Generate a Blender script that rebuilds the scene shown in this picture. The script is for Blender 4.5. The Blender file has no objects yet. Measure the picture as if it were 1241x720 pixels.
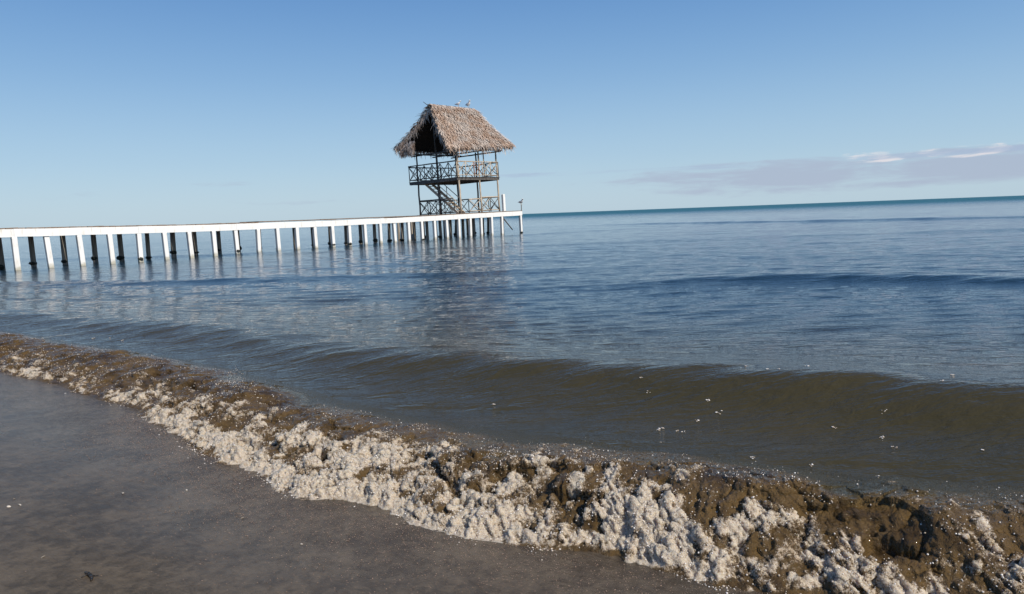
import bpy, bmesh, math, random
import numpy as np
from mathutils import Vector, Matrix
random.seed(7); RNG = np.random.default_rng(11)
R = math.radians
S = bpy.context.scene
COL = S.collection

# ------------------------------------------------------------------ camera
cam = bpy.data.objects.new("camera", bpy.data.cameras.new("camera")); COL.objects.link(cam)
cam.data.lens = 36*830/1241; cam.data.sensor_width = 36
cam.data.clip_start = .05; cam.data.clip_end = 40000
EYE = 1.6
pitch = math.atan(100.1/830); roll = R(2.12)
f = Vector((0, math.cos(pitch), -math.sin(pitch))); u0 = Vector((0, math.sin(pitch), math.cos(pitch))); r0 = Vector((1, 0, 0))
r = r0*math.cos(roll)-u0*math.sin(roll); u = u0*math.cos(roll)+r0*math.sin(roll)
cam.matrix_world = Matrix(((r.x, u.x, -f.x, 0), (r.y, u.y, -f.y, 0), (r.z, u.z, -f.z, EYE), (0, 0, 0, 1)))
S.camera = cam

# ------------------------------------------------------------------ sky, sun, exposure
SUN_EL, SUN_AZ = 42.0, 132.0          # degrees; azimuth clockwise from +Y
W = bpy.data.worlds.new("World"); S.world = W; W.use_nodes = True
nt = W.node_tree; nt.nodes.clear()
def nd(t, ty, **k):
    n = t.nodes.new(ty)
    for a, b in k.items(): setattr(n, a, b)
    return n
def mth(t, op, a, b=None, c=None, clamp=False):
    n = t.nodes.new('ShaderNodeMath'); n.operation = op; n.use_clamp = clamp
    for i, v in enumerate((a, b, c)):
        if v is None: continue
        if isinstance(v, (int, float)): n.inputs[i].default_value = v
        else: t.links.new(v, n.inputs[i])
    return n.outputs[0]
def smooth(t, v, lo, hi):
    n = t.nodes.new('ShaderNodeMapRange'); n.interpolation_type = 'SMOOTHSTEP'
    t.links.new(v, n.inputs[0]); n.inputs[1].default_value = lo; n.inputs[2].default_value = hi
    return n.outputs[0]
def mixc(t, fac, a, b):
    n = t.nodes.new('ShaderNodeMix'); n.data_type = 'RGBA'
    if isinstance(fac, (int, float)): n.inputs[0].default_value = fac
    else: t.links.new(fac, n.inputs[0])
    for i, v in ((6, a), (7, b)):
        if isinstance(v, tuple): n.inputs[i].default_value = (*v[:3], 1)
        else: t.links.new(v, n.inputs[i])
    return n.outputs[2]
def noise(t, vec, scale, detail=3, rough=.5, dist=0., dim='3D'):
    n = t.nodes.new('ShaderNodeTexNoise'); n.noise_dimensions = dim
    n.inputs['Scale'].default_value = scale; n.inputs['Detail'].default_value = detail
    n.inputs['Roughness'].default_value = rough; n.inputs['Distortion'].default_value = dist
    if vec is not None: t.links.new(vec, n.inputs['Vector'])
    return n.outputs['Fac']
def comb(t, x, y, z):
    n = t.nodes.new('ShaderNodeCombineXYZ')
    for i, v in enumerate((x, y, z)):
        if isinstance(v, (int, float)): n.inputs[i].default_value = v
        else: t.links.new(v, n.inputs[i])
    return n.outputs[0]
sky = nd(nt, 'ShaderNodeTexSky', sky_type='NISHITA', sun_disc=False)
sky.sun_elevation = R(SUN_EL); sky.sun_rotation = R(SUN_AZ); sky.air_density = 1.0; sky.dust_density = .6; sky.ozone_density = 2.2
tc = nd(nt, 'ShaderNodeTexCoord'); sp = nd(nt, 'ShaderNodeSeparateXYZ'); nt.links.new(tc.outputs['Generated'], sp.inputs[0])
az = mth(nt, 'ARCTAN2', sp.outputs[0], sp.outputs[1]); el = mth(nt, 'ARCSINE', sp.outputs[2])
def bank(e0, e1, e2, e3, azs, els, lo, hi, seed, alo, ahi):
    v = comb(nt, mth(nt, 'MULTIPLY', az, azs), mth(nt, 'MULTIPLY', el, els), seed)
    n = noise(nt, v, 1.0, 6, .6, .3)
    band = mth(nt, 'MULTIPLY', smooth(nt, el, R(e0), R(e1)), mth(nt, 'SUBTRACT', 1.0, smooth(nt, el, R(e2), R(e3))))
    wide = noise(nt, comb(nt, mth(nt, 'MULTIPLY', az, 1.3), 0.0, seed+4), 1.0, 1, .5)
    side = mth(nt, 'ADD', smooth(nt, az, R(alo), R(ahi)), mth(nt, 'MULTIPLY', mth(nt, 'SUBTRACT', wide, .5), .5), clamp=True)
    q = mth(nt, 'ADD', n, mth(nt, 'MULTIPLY', mth(nt, 'SUBTRACT', band, 1.0), .6))
    q = mth(nt, 'ADD', q, mth(nt, 'MULTIPLY', mth(nt, 'SUBTRACT', side, 1.0), .35))
    return smooth(nt, q, lo, hi)
c = sky.outputs[0]
# paler, bluer air low down, the same all round
cr = nd(nt, 'ShaderNodeValToRGB'); nt.links.new(mth(nt, 'DIVIDE', el, R(90)), cr.inputs[0]); cr.color_ramp.interpolation = 'B_SPLINE'
E_ = cr.color_ramp.elements; E_[0].position = 0; E_[0].color = (.50, .64, .74, 1); E_[1].position = 1; E_[1].color = (.035, .095, .26, 1)
for ps, cc in ((.05, (.42, .61, .77)), (.12, (.235, .44, .715)), (.20, (.11, .275, .59)), (.30, (.075, .20, .48)), (.45, (.05, .14, .36))):
    x = E_.new(ps); x.color = (*cc, 1)
vm = nd(nt, 'ShaderNodeVectorMath', operation='SCALE'); nt.links.new(cr.outputs[0], vm.inputs[0]); vm.inputs[3].default_value = 9.1
c = mixc(nt, .88, c, vm.outputs[0])
# low bank of mauve cloud on the right, with paler puffs on its back, and a thin streak beside it
m1 = bank(-.2, 1.5, 3.2, 3.9, 9, 62, .24, .55, 3.1, 4, 18)
c = mixc(nt, mth(nt, 'MULTIPLY', m1, .80), c, (3.7, 4.3, 5.5))
m2 = bank(2.3, 2.9, 3.5, 4.0, 17, 95, .42, .60, 9.4, 19, 29)
c = mixc(nt, mth(nt, 'MULTIPLY', m2, .65), c, (8.2, 7.5, 7.5))
m3 = bank(2.7, 3.05, 3.25, 3.6, 5, 40, .40, .62, 5.7, -12, 2)
c = mixc(nt, mth(nt, 'MULTIPLY', m3, .7), c, (3.6, 4.5, 6.0))
bg = nd(nt, 'ShaderNodeBackground'); bg.inputs[1].default_value = .11
out = nd(nt, 'ShaderNodeOutputWorld'); nt.links.new(c, bg.inputs[0]); nt.links.new(bg.outputs[0], out.inputs[0])

sd = Vector((math.sin(R(SUN_AZ))*math.cos(R(SUN_EL)), math.cos(R(SUN_AZ))*math.cos(R(SUN_EL)), math.sin(R(SUN_EL))))
sl = bpy.data.lights.new("sun", 'SUN'); sl.energy = 4.6; sl.angle = R(.5); sl.color = (1, .93, .82)
so = bpy.data.objects.new("sun", sl); COL.objects.link(so); so.rotation_euler = sd.to_track_quat('Z', 'Y').to_euler()
S.view_settings.view_transform = 'Standard'; S.view_settings.look = 'None'; S.view_settings.exposure = 0; S.view_settings.gamma = 1

# ------------------------------------------------------------------ numpy noise
def _h(ix, iy, iz, seed):
    n = (ix.astype(np.int64)*374761393+iy.astype(np.int64)*668265263+iz.astype(np.int64)*2147483647+seed*974634777) & 0xffffffff
    n = ((n ^ (n >> 13))*1274126177) & 0xffffffff
    n = ((n ^ (n >> 16))*2246822519) & 0xffffffff
    return ((n ^ (n >> 15)) & 0xffffff)/16777215.
def vn(x, y, seed=0):
    """smooth value noise, -1..1"""
    xi = np.floor(x); yi = np.floor(y); fx = x-xi; fy = y-yi
    fx = fx*fx*fx*(fx*(fx*6-15)+10); fy = fy*fy*fy*(fy*(fy*6-15)+10); z = np.zeros_like(xi)
    a = _h(xi, yi, z, seed); b = _h(xi+1, yi, z, seed); c_ = _h(xi, yi+1, z, seed); d = _h(xi+1, yi+1, z, seed)
    return ((a*(1-fx)+b*fx)*(1-fy)+(c_*(1-fx)+d*fx)*fy)*2-1
def fbm(x, y, o=4, seed=0, g=.5):
    s = 0; a = 1; t = 0
    for i in range(o):
        s = s+a*vn(x*2**i+i*17.3, y*2**i-i*9.1, seed+i); t += a; a *= g
    return s/t
def worley(x, y, seed=0):
    """distance to nearest and second nearest cell point, and the nearest's id"""
    xi = np.floor(x); yi = np.floor(y); z = np.zeros_like(xi)
    d1 = np.full(x.shape, 9.); d2 = np.full(x.shape, 9.); idn = np.zeros(x.shape)
    for i in (-1, 0, 1):
        for j in (-1, 0, 1):
            cx = xi+i; cy = yi+j
            px = cx+_h(cx, cy, z, seed); py = cy+_h(cx, cy, z+1, seed)
            d = np.hypot(px-x, py-y); k = _h(cx, cy, z+2, seed)
            new = d < d1; d2 = np.where(new, d1, np.minimum(d2, d)); idn = np.where(new, k, idn); d1 = np.where(new, d, d1)
    return d1, d2, idn
def sst(v, lo, hi):
    t = np.clip((v-lo)/(hi-lo), 0, 1); return t*t*(3-2*t)

# ------------------------------------------------------------------ shore line (world metres)
SHX = np.array([-300, -60, -31, -20, -10, -5.96, -4.95, -4.14, -3.45, -2.82, -2.28, -1.77, -1.4, -1.08, -.84, -.63, -.56, -.3, -.05, .41, .70, 1.08, 1.87, 3., 5, 9, 20, 60, 300])
SHY = np.array([100, 38, 24.5, 17.4, 10.6, 7.8, 7.14, 6.53, 6.0, 5.33, 4.74, 4.3, 3.86, 3.75, 3.71, 3.55, 3.36, 3.33, 3.22, 2.99, 2.79, 2.65, 2.39, 2.05, 1.5, .6, -1.5, -10, -70])
gx = np.linspace(-60, 60, 12001); gy = np.interp(gx, SHX, SHY)
def gsm(v, sig):
    k = np.exp(-.5*(np.arange(-int(3*sig), int(3*sig)+1)/sig)**2); k /= k.sum()
    return np.convolve(np.pad(v, len(k)//2, 'edge'), k, 'valid')
gys = gsm(gy, 70)                      # smoothed over 0.7 m
gslope = np.gradient(gys, gx)
def shore_s(x, y):
    """signed distance seaward of the smoothed shore line"""
    yy = np.where(np.abs(x) < 59, np.interp(x, gx, gys), np.interp(x, SHX, SHY)); sl_ = np.interp(x, gx, gslope)
    return (y-yy)/np.sqrt(1+sl_**2)

# ------------------------------------------------------------------ helpers
def mesh_np(name, V, F, mat, parent=None, smooth_=True, attrs=None):
    me = bpy.data.meshes.new(name); V = np.asarray(V, np.float32); F = np.asarray(F, np.int32)
    k = F.shape[1]
    me.vertices.add(len(V)); me.vertices.foreach_set('co', V.ravel())
    me.loops.add(F.size); me.loops.foreach_set('vertex_index', F.ravel())
    me.polygons.add(len(F)); me.polygons.foreach_set('loop_start', np.arange(0, F.size, k, dtype=np.int32))
    me.update(calc_edges=True)
    me.polygons.foreach_set('use_smooth', np.full(len(F), smooth_))
    if attrs:
        for an, av in attrs.items():
            at = me.attributes.new(an, 'FLOAT', 'POINT'); at.data.foreach_set('value', np.asarray(av, np.float32))
    me.materials.append(mat)
    o = bpy.data.objects.new(name, me); COL.objects.link(o)
    if parent: o.parent = parent
    return o
def grid_faces(nr, nc):
    i = np.arange(nr*nc).reshape(nr, nc)
    return np.stack([i[:-1, :-1].ravel(), i[:-1, 1:].ravel(), i[1:, 1:].ravel(), i[1:, :-1].ravel()], 1)
def tag(o, label=None, cat=None, group=None, kind=None):
    if label: o['label'] = label
    if cat: o['category'] = cat
    if group: o['group'] = group
    if kind: o['kind'] = kind
    return o
def empty(name, loc=(0, 0, 0), rz=0, parent=None):
    o = bpy.data.objects.new(name, None); COL.objects.link(o); o.location = loc; o.rotation_euler = (0, 0, rz); o.empty_display_size = .3
    if parent: o.parent = parent
    return o
def newmat(name):
    m = bpy.data.materials.new(name); m.use_nodes = True; t = m.node_tree
    return m, t, t.nodes['Principled BSDF']
def bump(t, b, h, strength, dist, normal=None):
    n = t.nodes.new('ShaderNodeBump'); n.inputs['Strength'].default_value = strength; n.inputs['Distance'].default_value = dist
    t.links.new(h, n.inputs['Height'])
    if normal is not None: t.links.new(normal, n.inputs['Normal'])
    t.links.new(n.outputs[0], b.inputs['Normal']); return n.outputs[0]
def pos(t):
    return t.nodes.new('ShaderNodeNewGeometry').outputs['Position']
def scalev(t, v, s):
    n = t.nodes.new('ShaderNodeVectorMath'); n.operation = 'MULTIPLY'; t.links.new(v, n.inputs[0]); n.inputs[1].default_value = s; return n.outputs[0]
def attr(t, name):
    n = t.nodes.new('ShaderNodeAttribute'); n.attribute_name = name; return n.outputs['Fac']

# ------------------------------------------------------------------ materials
def mat_sand():
    m, t, b = newmat('wet_sand'); p = pos(t)
    n1 = noise(t, p, 2.2, 5, .6); n2 = noise(t, p, 320, 2, .7); n3 = noise(t, p, 60, 3, .6)
    n4 = noise(t, p, 16, 4, .65, .6); col = mixc(t, smooth(t, mth(t, 'ADD', mth(t, 'MULTIPLY', n1, .5), mth(t, 'MULTIPLY', n4, .5)), .38, .64), (.060, .046, .031), (.140, .108, .073))
    g = smooth(t, n2, .60, .74); col = mixc(t, mth(t, 'MULTIPLY', g, .5), col, (.34, .24, .18))
    dk = smooth(t, noise(t, p, 210, 2, .6), .62, .72); col = mixc(t, mth(t, 'MULTIPLY', dk, .6), col, (.03, .025, .022))
    t.links.new(col, b.inputs['Base Color'])
    wet = attr(t, 'wet')
    rr = mth(t, 'ADD', mth(t, 'MULTIPLY', mth(t, 'SUBTRACT', 1.0, wet), .42), mth(t, 'MULTIPLY', n1, .16)); rr = mth(t, 'ADD', rr, .10)
    t.links.new(rr, b.inputs['Roughness']); t.links.new(mth(t, 'ADD', mth(t, 'MULTIPLY', wet, .35), .15), b.inputs['Specular IOR Level'])
    # backwash streaks run with the shore; grains over them
    w = t.nodes.new('ShaderNodeVectorRotate'); w.rotation_type = 'Z_AXIS'; w.inputs['Angle'].default_value = R(35); t.links.new(p, w.inputs['Vector'])
    st = noise(t, scalev(t, w.outputs[0], (5, 26, 5)), 1, 3, .55, .4)
    h = mth(t, 'ADD', mth(t, 'MULTIPLY', st, .018), mth(t, 'MULTIPLY', n3, .007))
    h = mth(t, 'ADD', h, mth(t, 'MULTIPLY', n2, .0040))
    bump(t, b, h, .9, 1.0)
    return m
def mat_water():
    m, t, b = newmat('sea'); p = pos(t)
    s = attr(t, 'off')                     # metres off the shore
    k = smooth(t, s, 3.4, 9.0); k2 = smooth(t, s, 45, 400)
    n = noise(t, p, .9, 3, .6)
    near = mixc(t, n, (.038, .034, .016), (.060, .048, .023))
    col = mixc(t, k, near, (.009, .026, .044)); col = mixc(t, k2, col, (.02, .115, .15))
    t.links.new(col, b.inputs['Base Color'])
    b.inputs['IOR'].default_value = 1.333
    rr = mth(t, 'ADD', mth(t, 'MULTIPLY', smooth(t, s, 60, 500), .50), .022)
    t.links.new(rr, b.inputs['Roughness'])
    a = noise(t, scalev(t, p, (1.9, 6.5, 3)), 1, 4, .62, .5)
    c_ = noise(t, scalev(t, p, (6, 19, 9)), 1, 3, .6, .3)
    far = noise(t, scalev(t, p, (.22, 1.1, 1)), 1, 4, .65, .4)
    h = mth(t, 'ADD', mth(t, 'MULTIPLY', a, .030), mth(t, 'MULTIPLY', c_, .013))
    h = mth(t, 'ADD', h, mth(t, 'MULTIPLY', mth(t, 'MULTIPLY', far, smooth(t, s, 55, 220)), .30))
    nr = noise(t, scalev(t, p, (3.5, 9, 4)), 1, 4, .6, .4); h = mth(t, 'ADD', h, mth(t, 'MULTIPLY', mth(t, 'MULTIPLY', nr, mth(t, 'SUBTRACT', 1.0, smooth(t, s, 4, 8))), .035))
    bump(t, b, h, attr_strength, 1.0)
    return m
attr_strength = .75
def mat_surf():
    m, t, b = newmat('surf'); p = pos(t)
    fo = attr(t, 'foam')
    n1 = noise(t, p, 45, 4, .65); n2 = noise(t, p, 150, 3, .7); n3 = noise(t, p, 14, 3, .6)
    q = mth(t, 'ADD', fo, mth(t, 'MULTIPLY', mth(t, 'SUBTRACT', n1, .5), 1.15))
    q = mth(t, 'ADD', q, mth(t, 'MULTIPLY', mth(t, 'SUBTRACT', n2, .5), 1.0))
    w = smooth(t, q, .44, .86)
    rp = t.nodes.new('ShaderNodeValToRGB'); t.links.new(q, rp.inputs[0]); E_ = rp.color_ramp.elements
    E_[0].position = .18; E_[0].color = (.060, .036, .014, 1); E_[1].position = 1.0; E_[1].color = (.55, .465, .365, 1)
    for ps, cc in ((.40, (.125, .078, .033)), (.56, (.20, .135, .072)), (.70, (.33, .245, .16)), (.84, (.48, .385, .28))):
        x = E_.new(ps); x.color = (*cc, 1)
    brown = mixc(t, smooth(t, n3, .35, .65), (.07, .042, .016), (.27, .175, .085))
    froth = mixc(t, smooth(t, n3, .3, .7), (.46, .37, .28), (.72, .65, .58))
    froth = mixc(t, smooth(t, noise(t, p, 320, 2, .6), .52, .72), froth, (.36, .28, .20))
    gl = mth(t, 'MULTIPLY', smooth(t, noise(t, p, 230, 2, .6), .60, .70), w)  # sparkle painted into the froth colour as white speckles
    mud = mixc(t, smooth(t, noise(t, p, 24, 4, .65), .42, .66), rp.outputs[0], (.22, .14, .06)); mud = mixc(t, .65, mud, mixc(t, smooth(t, noise(t, p, 5, 4, .6), .32, .58), (.09, .055, .02), (.30, .19, .075)))
    fr = mixc(t, mth(t, 'MULTIPLY', smooth(t, noise(t, p, 320, 2, .6), .52, .72), .6), rp.outputs[0], (.22, .16, .10)); fr = mixc(t, gl, fr, (.82, .78, .72)); w_ = smooth(t, q, .34, .66)
    rear = attr(t, 'rear'); t.links.new(mth(t, 'MULTIPLY', mth(t, 'SUBTRACT', 1.0, w), mth(t, 'SUBTRACT', .55, mth(t, 'MULTIPLY', rear, .55))), b.inputs['Transmission Weight']); t.links.new(mixc(t, mth(t, 'MULTIPLY', rear, mth(t, 'SUBTRACT', 1.0, smooth(t, q, .45, .70))), mixc(t, w_, mud, fr), (.055, .045, .02)), b.inputs['Base Color'])
    t.links.new(mth(t, 'ADD', mth(t, 'MULTIPLY', w, .32), .025), b.inputs['Roughness'])
    b.inputs['IOR'].default_value = 1.37; b.inputs['Subsurface Scale'].default_value = .05; b.inputs['Subsurface Radius'].default_value = (1, .8, .55)
    t.links.new(mth(t, 'MULTIPLY', w, .6), b.inputs['Subsurface Weight'])
    h = mth(t, 'ADD', mth(t, 'MULTIPLY', n1, .010), mth(t, 'MULTIPLY', n2, .005))
    vz = t.nodes.new('ShaderNodeTexVoronoi'); vz.inputs['Scale'].default_value = 130; t.links.new(p, vz.inputs['Vector'])
    h = mth(t, 'SUBTRACT', h, mth(t, 'MULTIPLY', mth(t, 'MULTIPLY', vz.outputs['Distance'], w), .004))
    h = mth(t, 'MULTIPLY', h, mth(t, 'SUBTRACT', 1.0, mth(t, 'MULTIPLY', rear, .85))); h = mth(t, 'MULTIPLY', h, mth(t, 'ADD', mth(t, 'MULTIPLY', w, .92), .08)); h = mth(t, 'ADD', h, mth(t, 'MULTIPLY', mth(t, 'MULTIPLY', noise(t, p, 26, 2, .5, .8), mth(t, 'SUBTRACT', 1.0, w)), .010)); h = mth(t, 'ADD', h, mth(t, 'MULTIPLY', mth(t, 'MULTIPLY', noise(t, p, 60, 2, .5, 1.2), mth(t, 'SUBTRACT', 1.0, w)), .013))
    bump(t, b, h, .9, 1.0)
    return m
def mat_plain(name, col, rough=.6, var=.25, scale=8, bmp=.002, ior=1.45, stretch=(1, 1, 1)):
    m, t, b = newmat(name)
    tcn = t.nodes.new('ShaderNodeTexCoord'); v = scalev(t, tcn.outputs['Object'], stretch)
    n = noise(t, v, scale, 4, .6); n2 = noise(t, v, scale*6, 3, .6)
    a = tuple(x*(1-var) for x in col); c2 = tuple(min(1, x*(1+var)) for x in col)
    t.links.new(mixc(t, smooth(t, n, .3, .7), a, c2), b.inputs['Base Color'])
    b.inputs['Roughness'].default_value = rough; b.inputs['IOR'].default_value = ior
    bump(t, b, n2, .8, bmp)
    return m
def mat_whitepaint():
    m, t, b = newmat('white_paint'); p = pos(t)
    n = noise(t, p, 3, 5, .65); n2 = noise(t, scalev(t, p, (6, 6, .9)), 1, 4, .6)
    sx = t.nodes.new('ShaderNodeSeparateXYZ'); t.links.new(p, sx.inputs[0])
    col = mixc(t, smooth(t, n, .55, .8), (.86, .85, .82), (.76, .73, .66))
    col = mixc(t, mth(t, 'MULTIPLY', smooth(t, n2, .56, .72), .5), col, (.45, .38, .27))
    # green-brown growth near the waterline
    g = mth(t, 'ADD', sx.outputs[2], mth(t, 'MULTIPLY', n, .5)); g = mth(t, 'SUBTRACT', 1.0, smooth(t, g, .28, .50))
    col = mixc(t, mth(t, 'MULTIPLY', g, .65), col, (.30, .27, .15))
    t.links.new(col, b.inputs['Base Color']); b.inputs['Roughness'].default_value = .6
    bump(t, b, n, .5, .01); return m
def mat_thatch():
    m, t, b = newmat('thatch')
    g = t.nodes.new('ShaderNodeNewGeometry'); rnd = g.outputs['Random Per Island']
    cr = t.nodes.new('ShaderNodeValToRGB'); t.links.new(rnd, cr.inputs[0])
    e = cr.color_ramp.elements; e[0].position = 0; e[0].color = (.16, .10, .065, 1); e[1].position = 1; e[1].color = (.72, .57, .46, 1)
    for ps, cc in ((.25, (.40, .27, .19, 1)), (.6, (.50, .35, .26, 1)), (.85, (.60, .45, .35, 1))):
        x = cr.color_ramp.elements.new(ps); x.color = cc
    n_ = noise(t, pos(t), 1.1, 4, .6); t.links.new(mixc(t, mth(t, 'MULTIPLY', smooth(t, n_, .38, .62), .7), cr.outputs[0], (.62, .57, .52)), b.inputs['Base Color']); b.inputs['Roughness'].default_value = .75
    return m
M = dict(sand=mat_sand(), water=mat_water(), surf=mat_surf(), white=mat_whitepaint(), thatch=mat_thatch(),
    darkwood=mat_plain('weathered_and_shaded_timber', (.105, .095, .085), .8, .4, 5, .004, stretch=(3, 3, .6)),  # tower's shaded sides, shade put into the colour; also the pier's dark wood
    pile=mat_plain('old_pile_timber', (.30, .26, .21), .85, .45, 6, .006, stretch=(2, 2, .5)),
    tan=mat_plain('sunlit_pole', (.50, .41, .31), .75, .3, 5, .004, stretch=(3, 3, .5)),  # tower timber on the sun side, sunlight put into the pale colour
    plank=mat_plain('brown_deck_board', (.20, .145, .105), .8, .35, 4, .004),
    rustrail=mat_plain('reddish_timber', (.33, .15, .09), .75, .3, 6, .004),
    under=mat_plain('thatch_underlay', (.035, .024, .016), .95, .4, 9, .01),  # near-black underside, adds painted shade to the dark gable interior
    growth=mat_plain('mussel_growth', (.028, .030, .022), .7, .5, 25, .02),
    gull=mat_plain('white_feathers', (.80, .80, .80), .6, .06, 20, .001),
    gullgrey=mat_plain('grey_feathers', (.70, .71, .73), .6, .1, 20, .001),
    beak=mat_plain('yellow_beak', (.65, .38, .06), .4, .1, 20, .0005),
    shell=mat_plain('shell', (.62, .54, .44), .35, .2, 60, .001),
    weed=mat_plain('seaweed', (.025, .018, .012), .3, .4, 40, .002))
md, t_, b_ = newmat('droplet'); g_ = t_.nodes.new('ShaderNodeNewGeometry'); t_.links.new(mixc(t_, g_.outputs['Random Per Island'], (.42, .32, .22), (.88, .84, .80)), b_.inputs['Base Color']); b_.inputs['Roughness'].default_value = .12; b_.inputs['IOR'].default_value = 1.333; M['drop'] = md

# ------------------------------------------------------------------ ground: one sheet, beach and seabed
def axis(lo, hi, d0, grow, dmax=1e9):
    """symmetric graded axis about 0 with finest step d0"""
    def arm(L):
        a = [0.]; d = d0
        while a[-1] < L: a.append(a[-1]+d); d = min(dmax, max(d0, grow*abs(a[-1])))
        return np.array(a)
    return np.concatenate([-arm(-lo)[:0:-1], arm(hi)])
def sand_z(x, y):
    s = shore_s(x, y)
    z = np.where(s < 0, -s*.055, -s*.10)
    z = np.where(s < -8, .44+(-8-s)*.10, z); z = np.clip(z, -6, 2.2)
    fade = np.exp(-np.clip(np.abs(s), 0, 400)/40)
    z = z+.010*fbm(x*1.1, y*1.1, 3, 5)*np.clip(-s, 0, 1)*fade+.004*fbm(x*7, y*7, 2, 9)*np.clip(-s*2, 0, 1)*fade
    return z
xs = axis(-30000, 30000, .04, .06); ys = axis(-400, 30000, .035, .06)
X, Y = np.meshgrid(xs, ys); Z = sand_z(X, Y); s = shore_s(X, Y)
wet = 1-sst(-s+.35*fbm(X*.9, Y*.9, 3, 21), .30, 1.3)*(1-sst(-X, 1.4, 3.6)*.6)
o = mesh_np('beach_sand', np.stack([X, Y, Z], -1).reshape(-1, 3), grid_faces(*X.shape), M['sand'], attrs={'wet': wet.ravel()})
tag(o, 'dark wet brown sand sloping up from the breaking wave', kind='structure')

# ------------------------------------------------------------------ sea
def waves(x, y):
    """wind ripples as a sum of travelling waves, then individual swells"""
    z = np.zeros_like(x); rg = np.random.default_rng(5)
    D = np.hypot(x, y)
    for i in range(46):
        lam = .30*(9/.30)**(i/45.); th = rg.normal(R(184), R(17)) if i % 5 else rg.normal(R(215), R(30))
        kx, ky = math.sin(th), math.cos(th); k = 2*math.pi/lam; a = .0030*lam**.70*rg.uniform(.6, 1.4)*(1.0+(.9*math.exp(-((lam-.50)/.28)**2)))
        fade = 1-sst(D*.014 if lam > 1.2 else D*.019, lam*.7, lam*1.6)       # a wave the mesh can no longer carry dies out
        ph = rg.uniform(0, 6.28)
        wob = .6*vn(x*.35/lam**.5+i*7, y*.35/lam**.5, 70+i)
        q = np.sin(k*(kx*x+ky*y)+ph+wob*2.2)
        amp = (1 if lam < 1.0 else .42)*(.55+.75*vn(x*.22/lam**.4+i*3, y*.22/lam**.4-i, 170+i))
        z += a*amp*fade*(q+.28*np.cos(2*(k*(kx*x+ky*y)+ph+wob*2.2)))
    return z
SW = [  # crest polyline x, y, amplitude; front width, back width
    ([-14, -9.5, -6.5, -3.8, -2.2, -1.1, .2, 1.1, 2.0, 2.9, 3.9, 6, 12], [16, 12.6, 11.1, 9.4, 7.85, 7.2, 6.4, 5.8, 5.3, 4.85, 4.4, 3.6, 2.2],
     [.10, .12, .11, .09, .11, .15, .19, .21, .22, .23, .23, .23, .2], .47, 1.1),
    ([-4, 1.4, 4.5, 6.6, 9.6, 16], [15.5, 14.6, 15.0, 14.5, 12.9, 9], [0, .02, .08, .10, .10, .08], .42, 1.3),
    ([-26, -18, -12, -6, 0, 6], [26, 22.5, 20.5, 19.6, 19.5, 19], [.08, .08, .07, .06, .03, 0], .5, 1.2),
    ([0, 10, 17, 26, 38, 60], [86, 80, 75, 62, 51, 38], [0, .04, .10, .12, .12, .1], 1.2, 3.5),
    ([-24, -14, -6, 3, 12], [33, 39, 47, 55, 60], [0, .02, .05, .05, .02], 1.0, 2.5),
    ([-40, -20, 0, 20, 50], [46, 38, 35, 34, 29], [.05, .05, .03, .05, .05], .8, 2.0),
    ([-1.4, -.3, .7, 1.5, 2.4, 3.4, 6], [5.2, 4.9, 4.55, 4.25, 3.95, 3.6, 2.8], [.0, .02, .035, .05, .05, .05, .05], .26, .4)]
def sea_z(x, y):
    s = shore_s(x, y)
    z = waves(x, y)*sst(s, .1, 2.2)
    for cx, cy, ca, wf, wb in SW:
        yc = np.interp(x, cx, cy)+.32*wf*fbm(x*.55+3, y*.12, 3, int(cx[0]*7) & 255); sl_ = -.6 if cy[0] < 40 and cy[0] > 10 and cx[0] > -20 else -.4
        A = np.interp(x, cx, ca, left=ca[0], right=ca[-1])*(1+.25*fbm(x*.4, y*.1, 2, 55)); uu = (y-yc)/math.hypot(1, sl_)
        z = z+A*np.where(uu < 0, np.exp(-(uu/wf)**2), np.exp(-(np.abs(uu)/wb)**1.6))-A*.22*np.exp(-((uu+wf*2.1)/wf)**2)
    hb = np.interp(x, [-11, -6, -1, .7, 4], [.04, .05, .07, .10, .11])
    z = z+hb*(.35+.65*sst(s, 1.2, 3.0))*np.exp(-(np.clip(s-2.6, 0, 50)/1.6)**1.5)*np.exp(-np.clip(np.abs(x)-12, 0, 400)/8)
    z = np.where(s < .9, z*sst(s, .0, .9), z)
    z = z-.10*(1-sst(s, -.1, .35))
    return z
ys_w = np.concatenate([np.arange(-30, 1.5, .5)[:-1], axis(0, 30000, .03, .0085, 1e9)[axis(0, 30000, .03, .0085) > 0]])
def warp(lo, hi, d0, g):
    return axis(lo, hi, d0, g)
# near patch (fine) and the far sheet share one object: a single rectilinear grid, finest where the surf breaks
ya = [1.2]
while ya[-1] < 30000:
    yv = ya[-1]; ya.append(yv+max(.022, .0062*yv if yv < 120 else .0062*120*(yv/120)**2.2))
ya = np.array(ya)
xa = [0.]
while xa[-1] < 30000:
    xv = xa[-1]; xa.append(xv+(.035 if xv < 5 else .035+(xv-5)*(.014 if xv < 70 else .1)))
xa = np.array(xa); xa = np.concatenate([-xa[:0:-1], xa])
X, Y = np.meshgrid(xa, np.concatenate([[-400, -120, -40, -12, -4, -1], ya]))
Z = sea_z(X, Y)
keep = shore_s(X, Y) > -.35
Fc = grid_faces(*X.shape); kf = keep.ravel()[Fc].any(1); Fc = Fc[kf]
used = np.unique(Fc); remap = np.full(X.size, -1); remap[used] = np.arange(len(used))
V = np.stack([X, Y, Z], -1).reshape(-1, 3)[used]
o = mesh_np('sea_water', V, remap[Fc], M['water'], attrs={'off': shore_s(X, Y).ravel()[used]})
tag(o, 'rippled sea, brown by the beach and teal toward the horizon', kind='structure')
print('sea faces', len(Fc))

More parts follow.
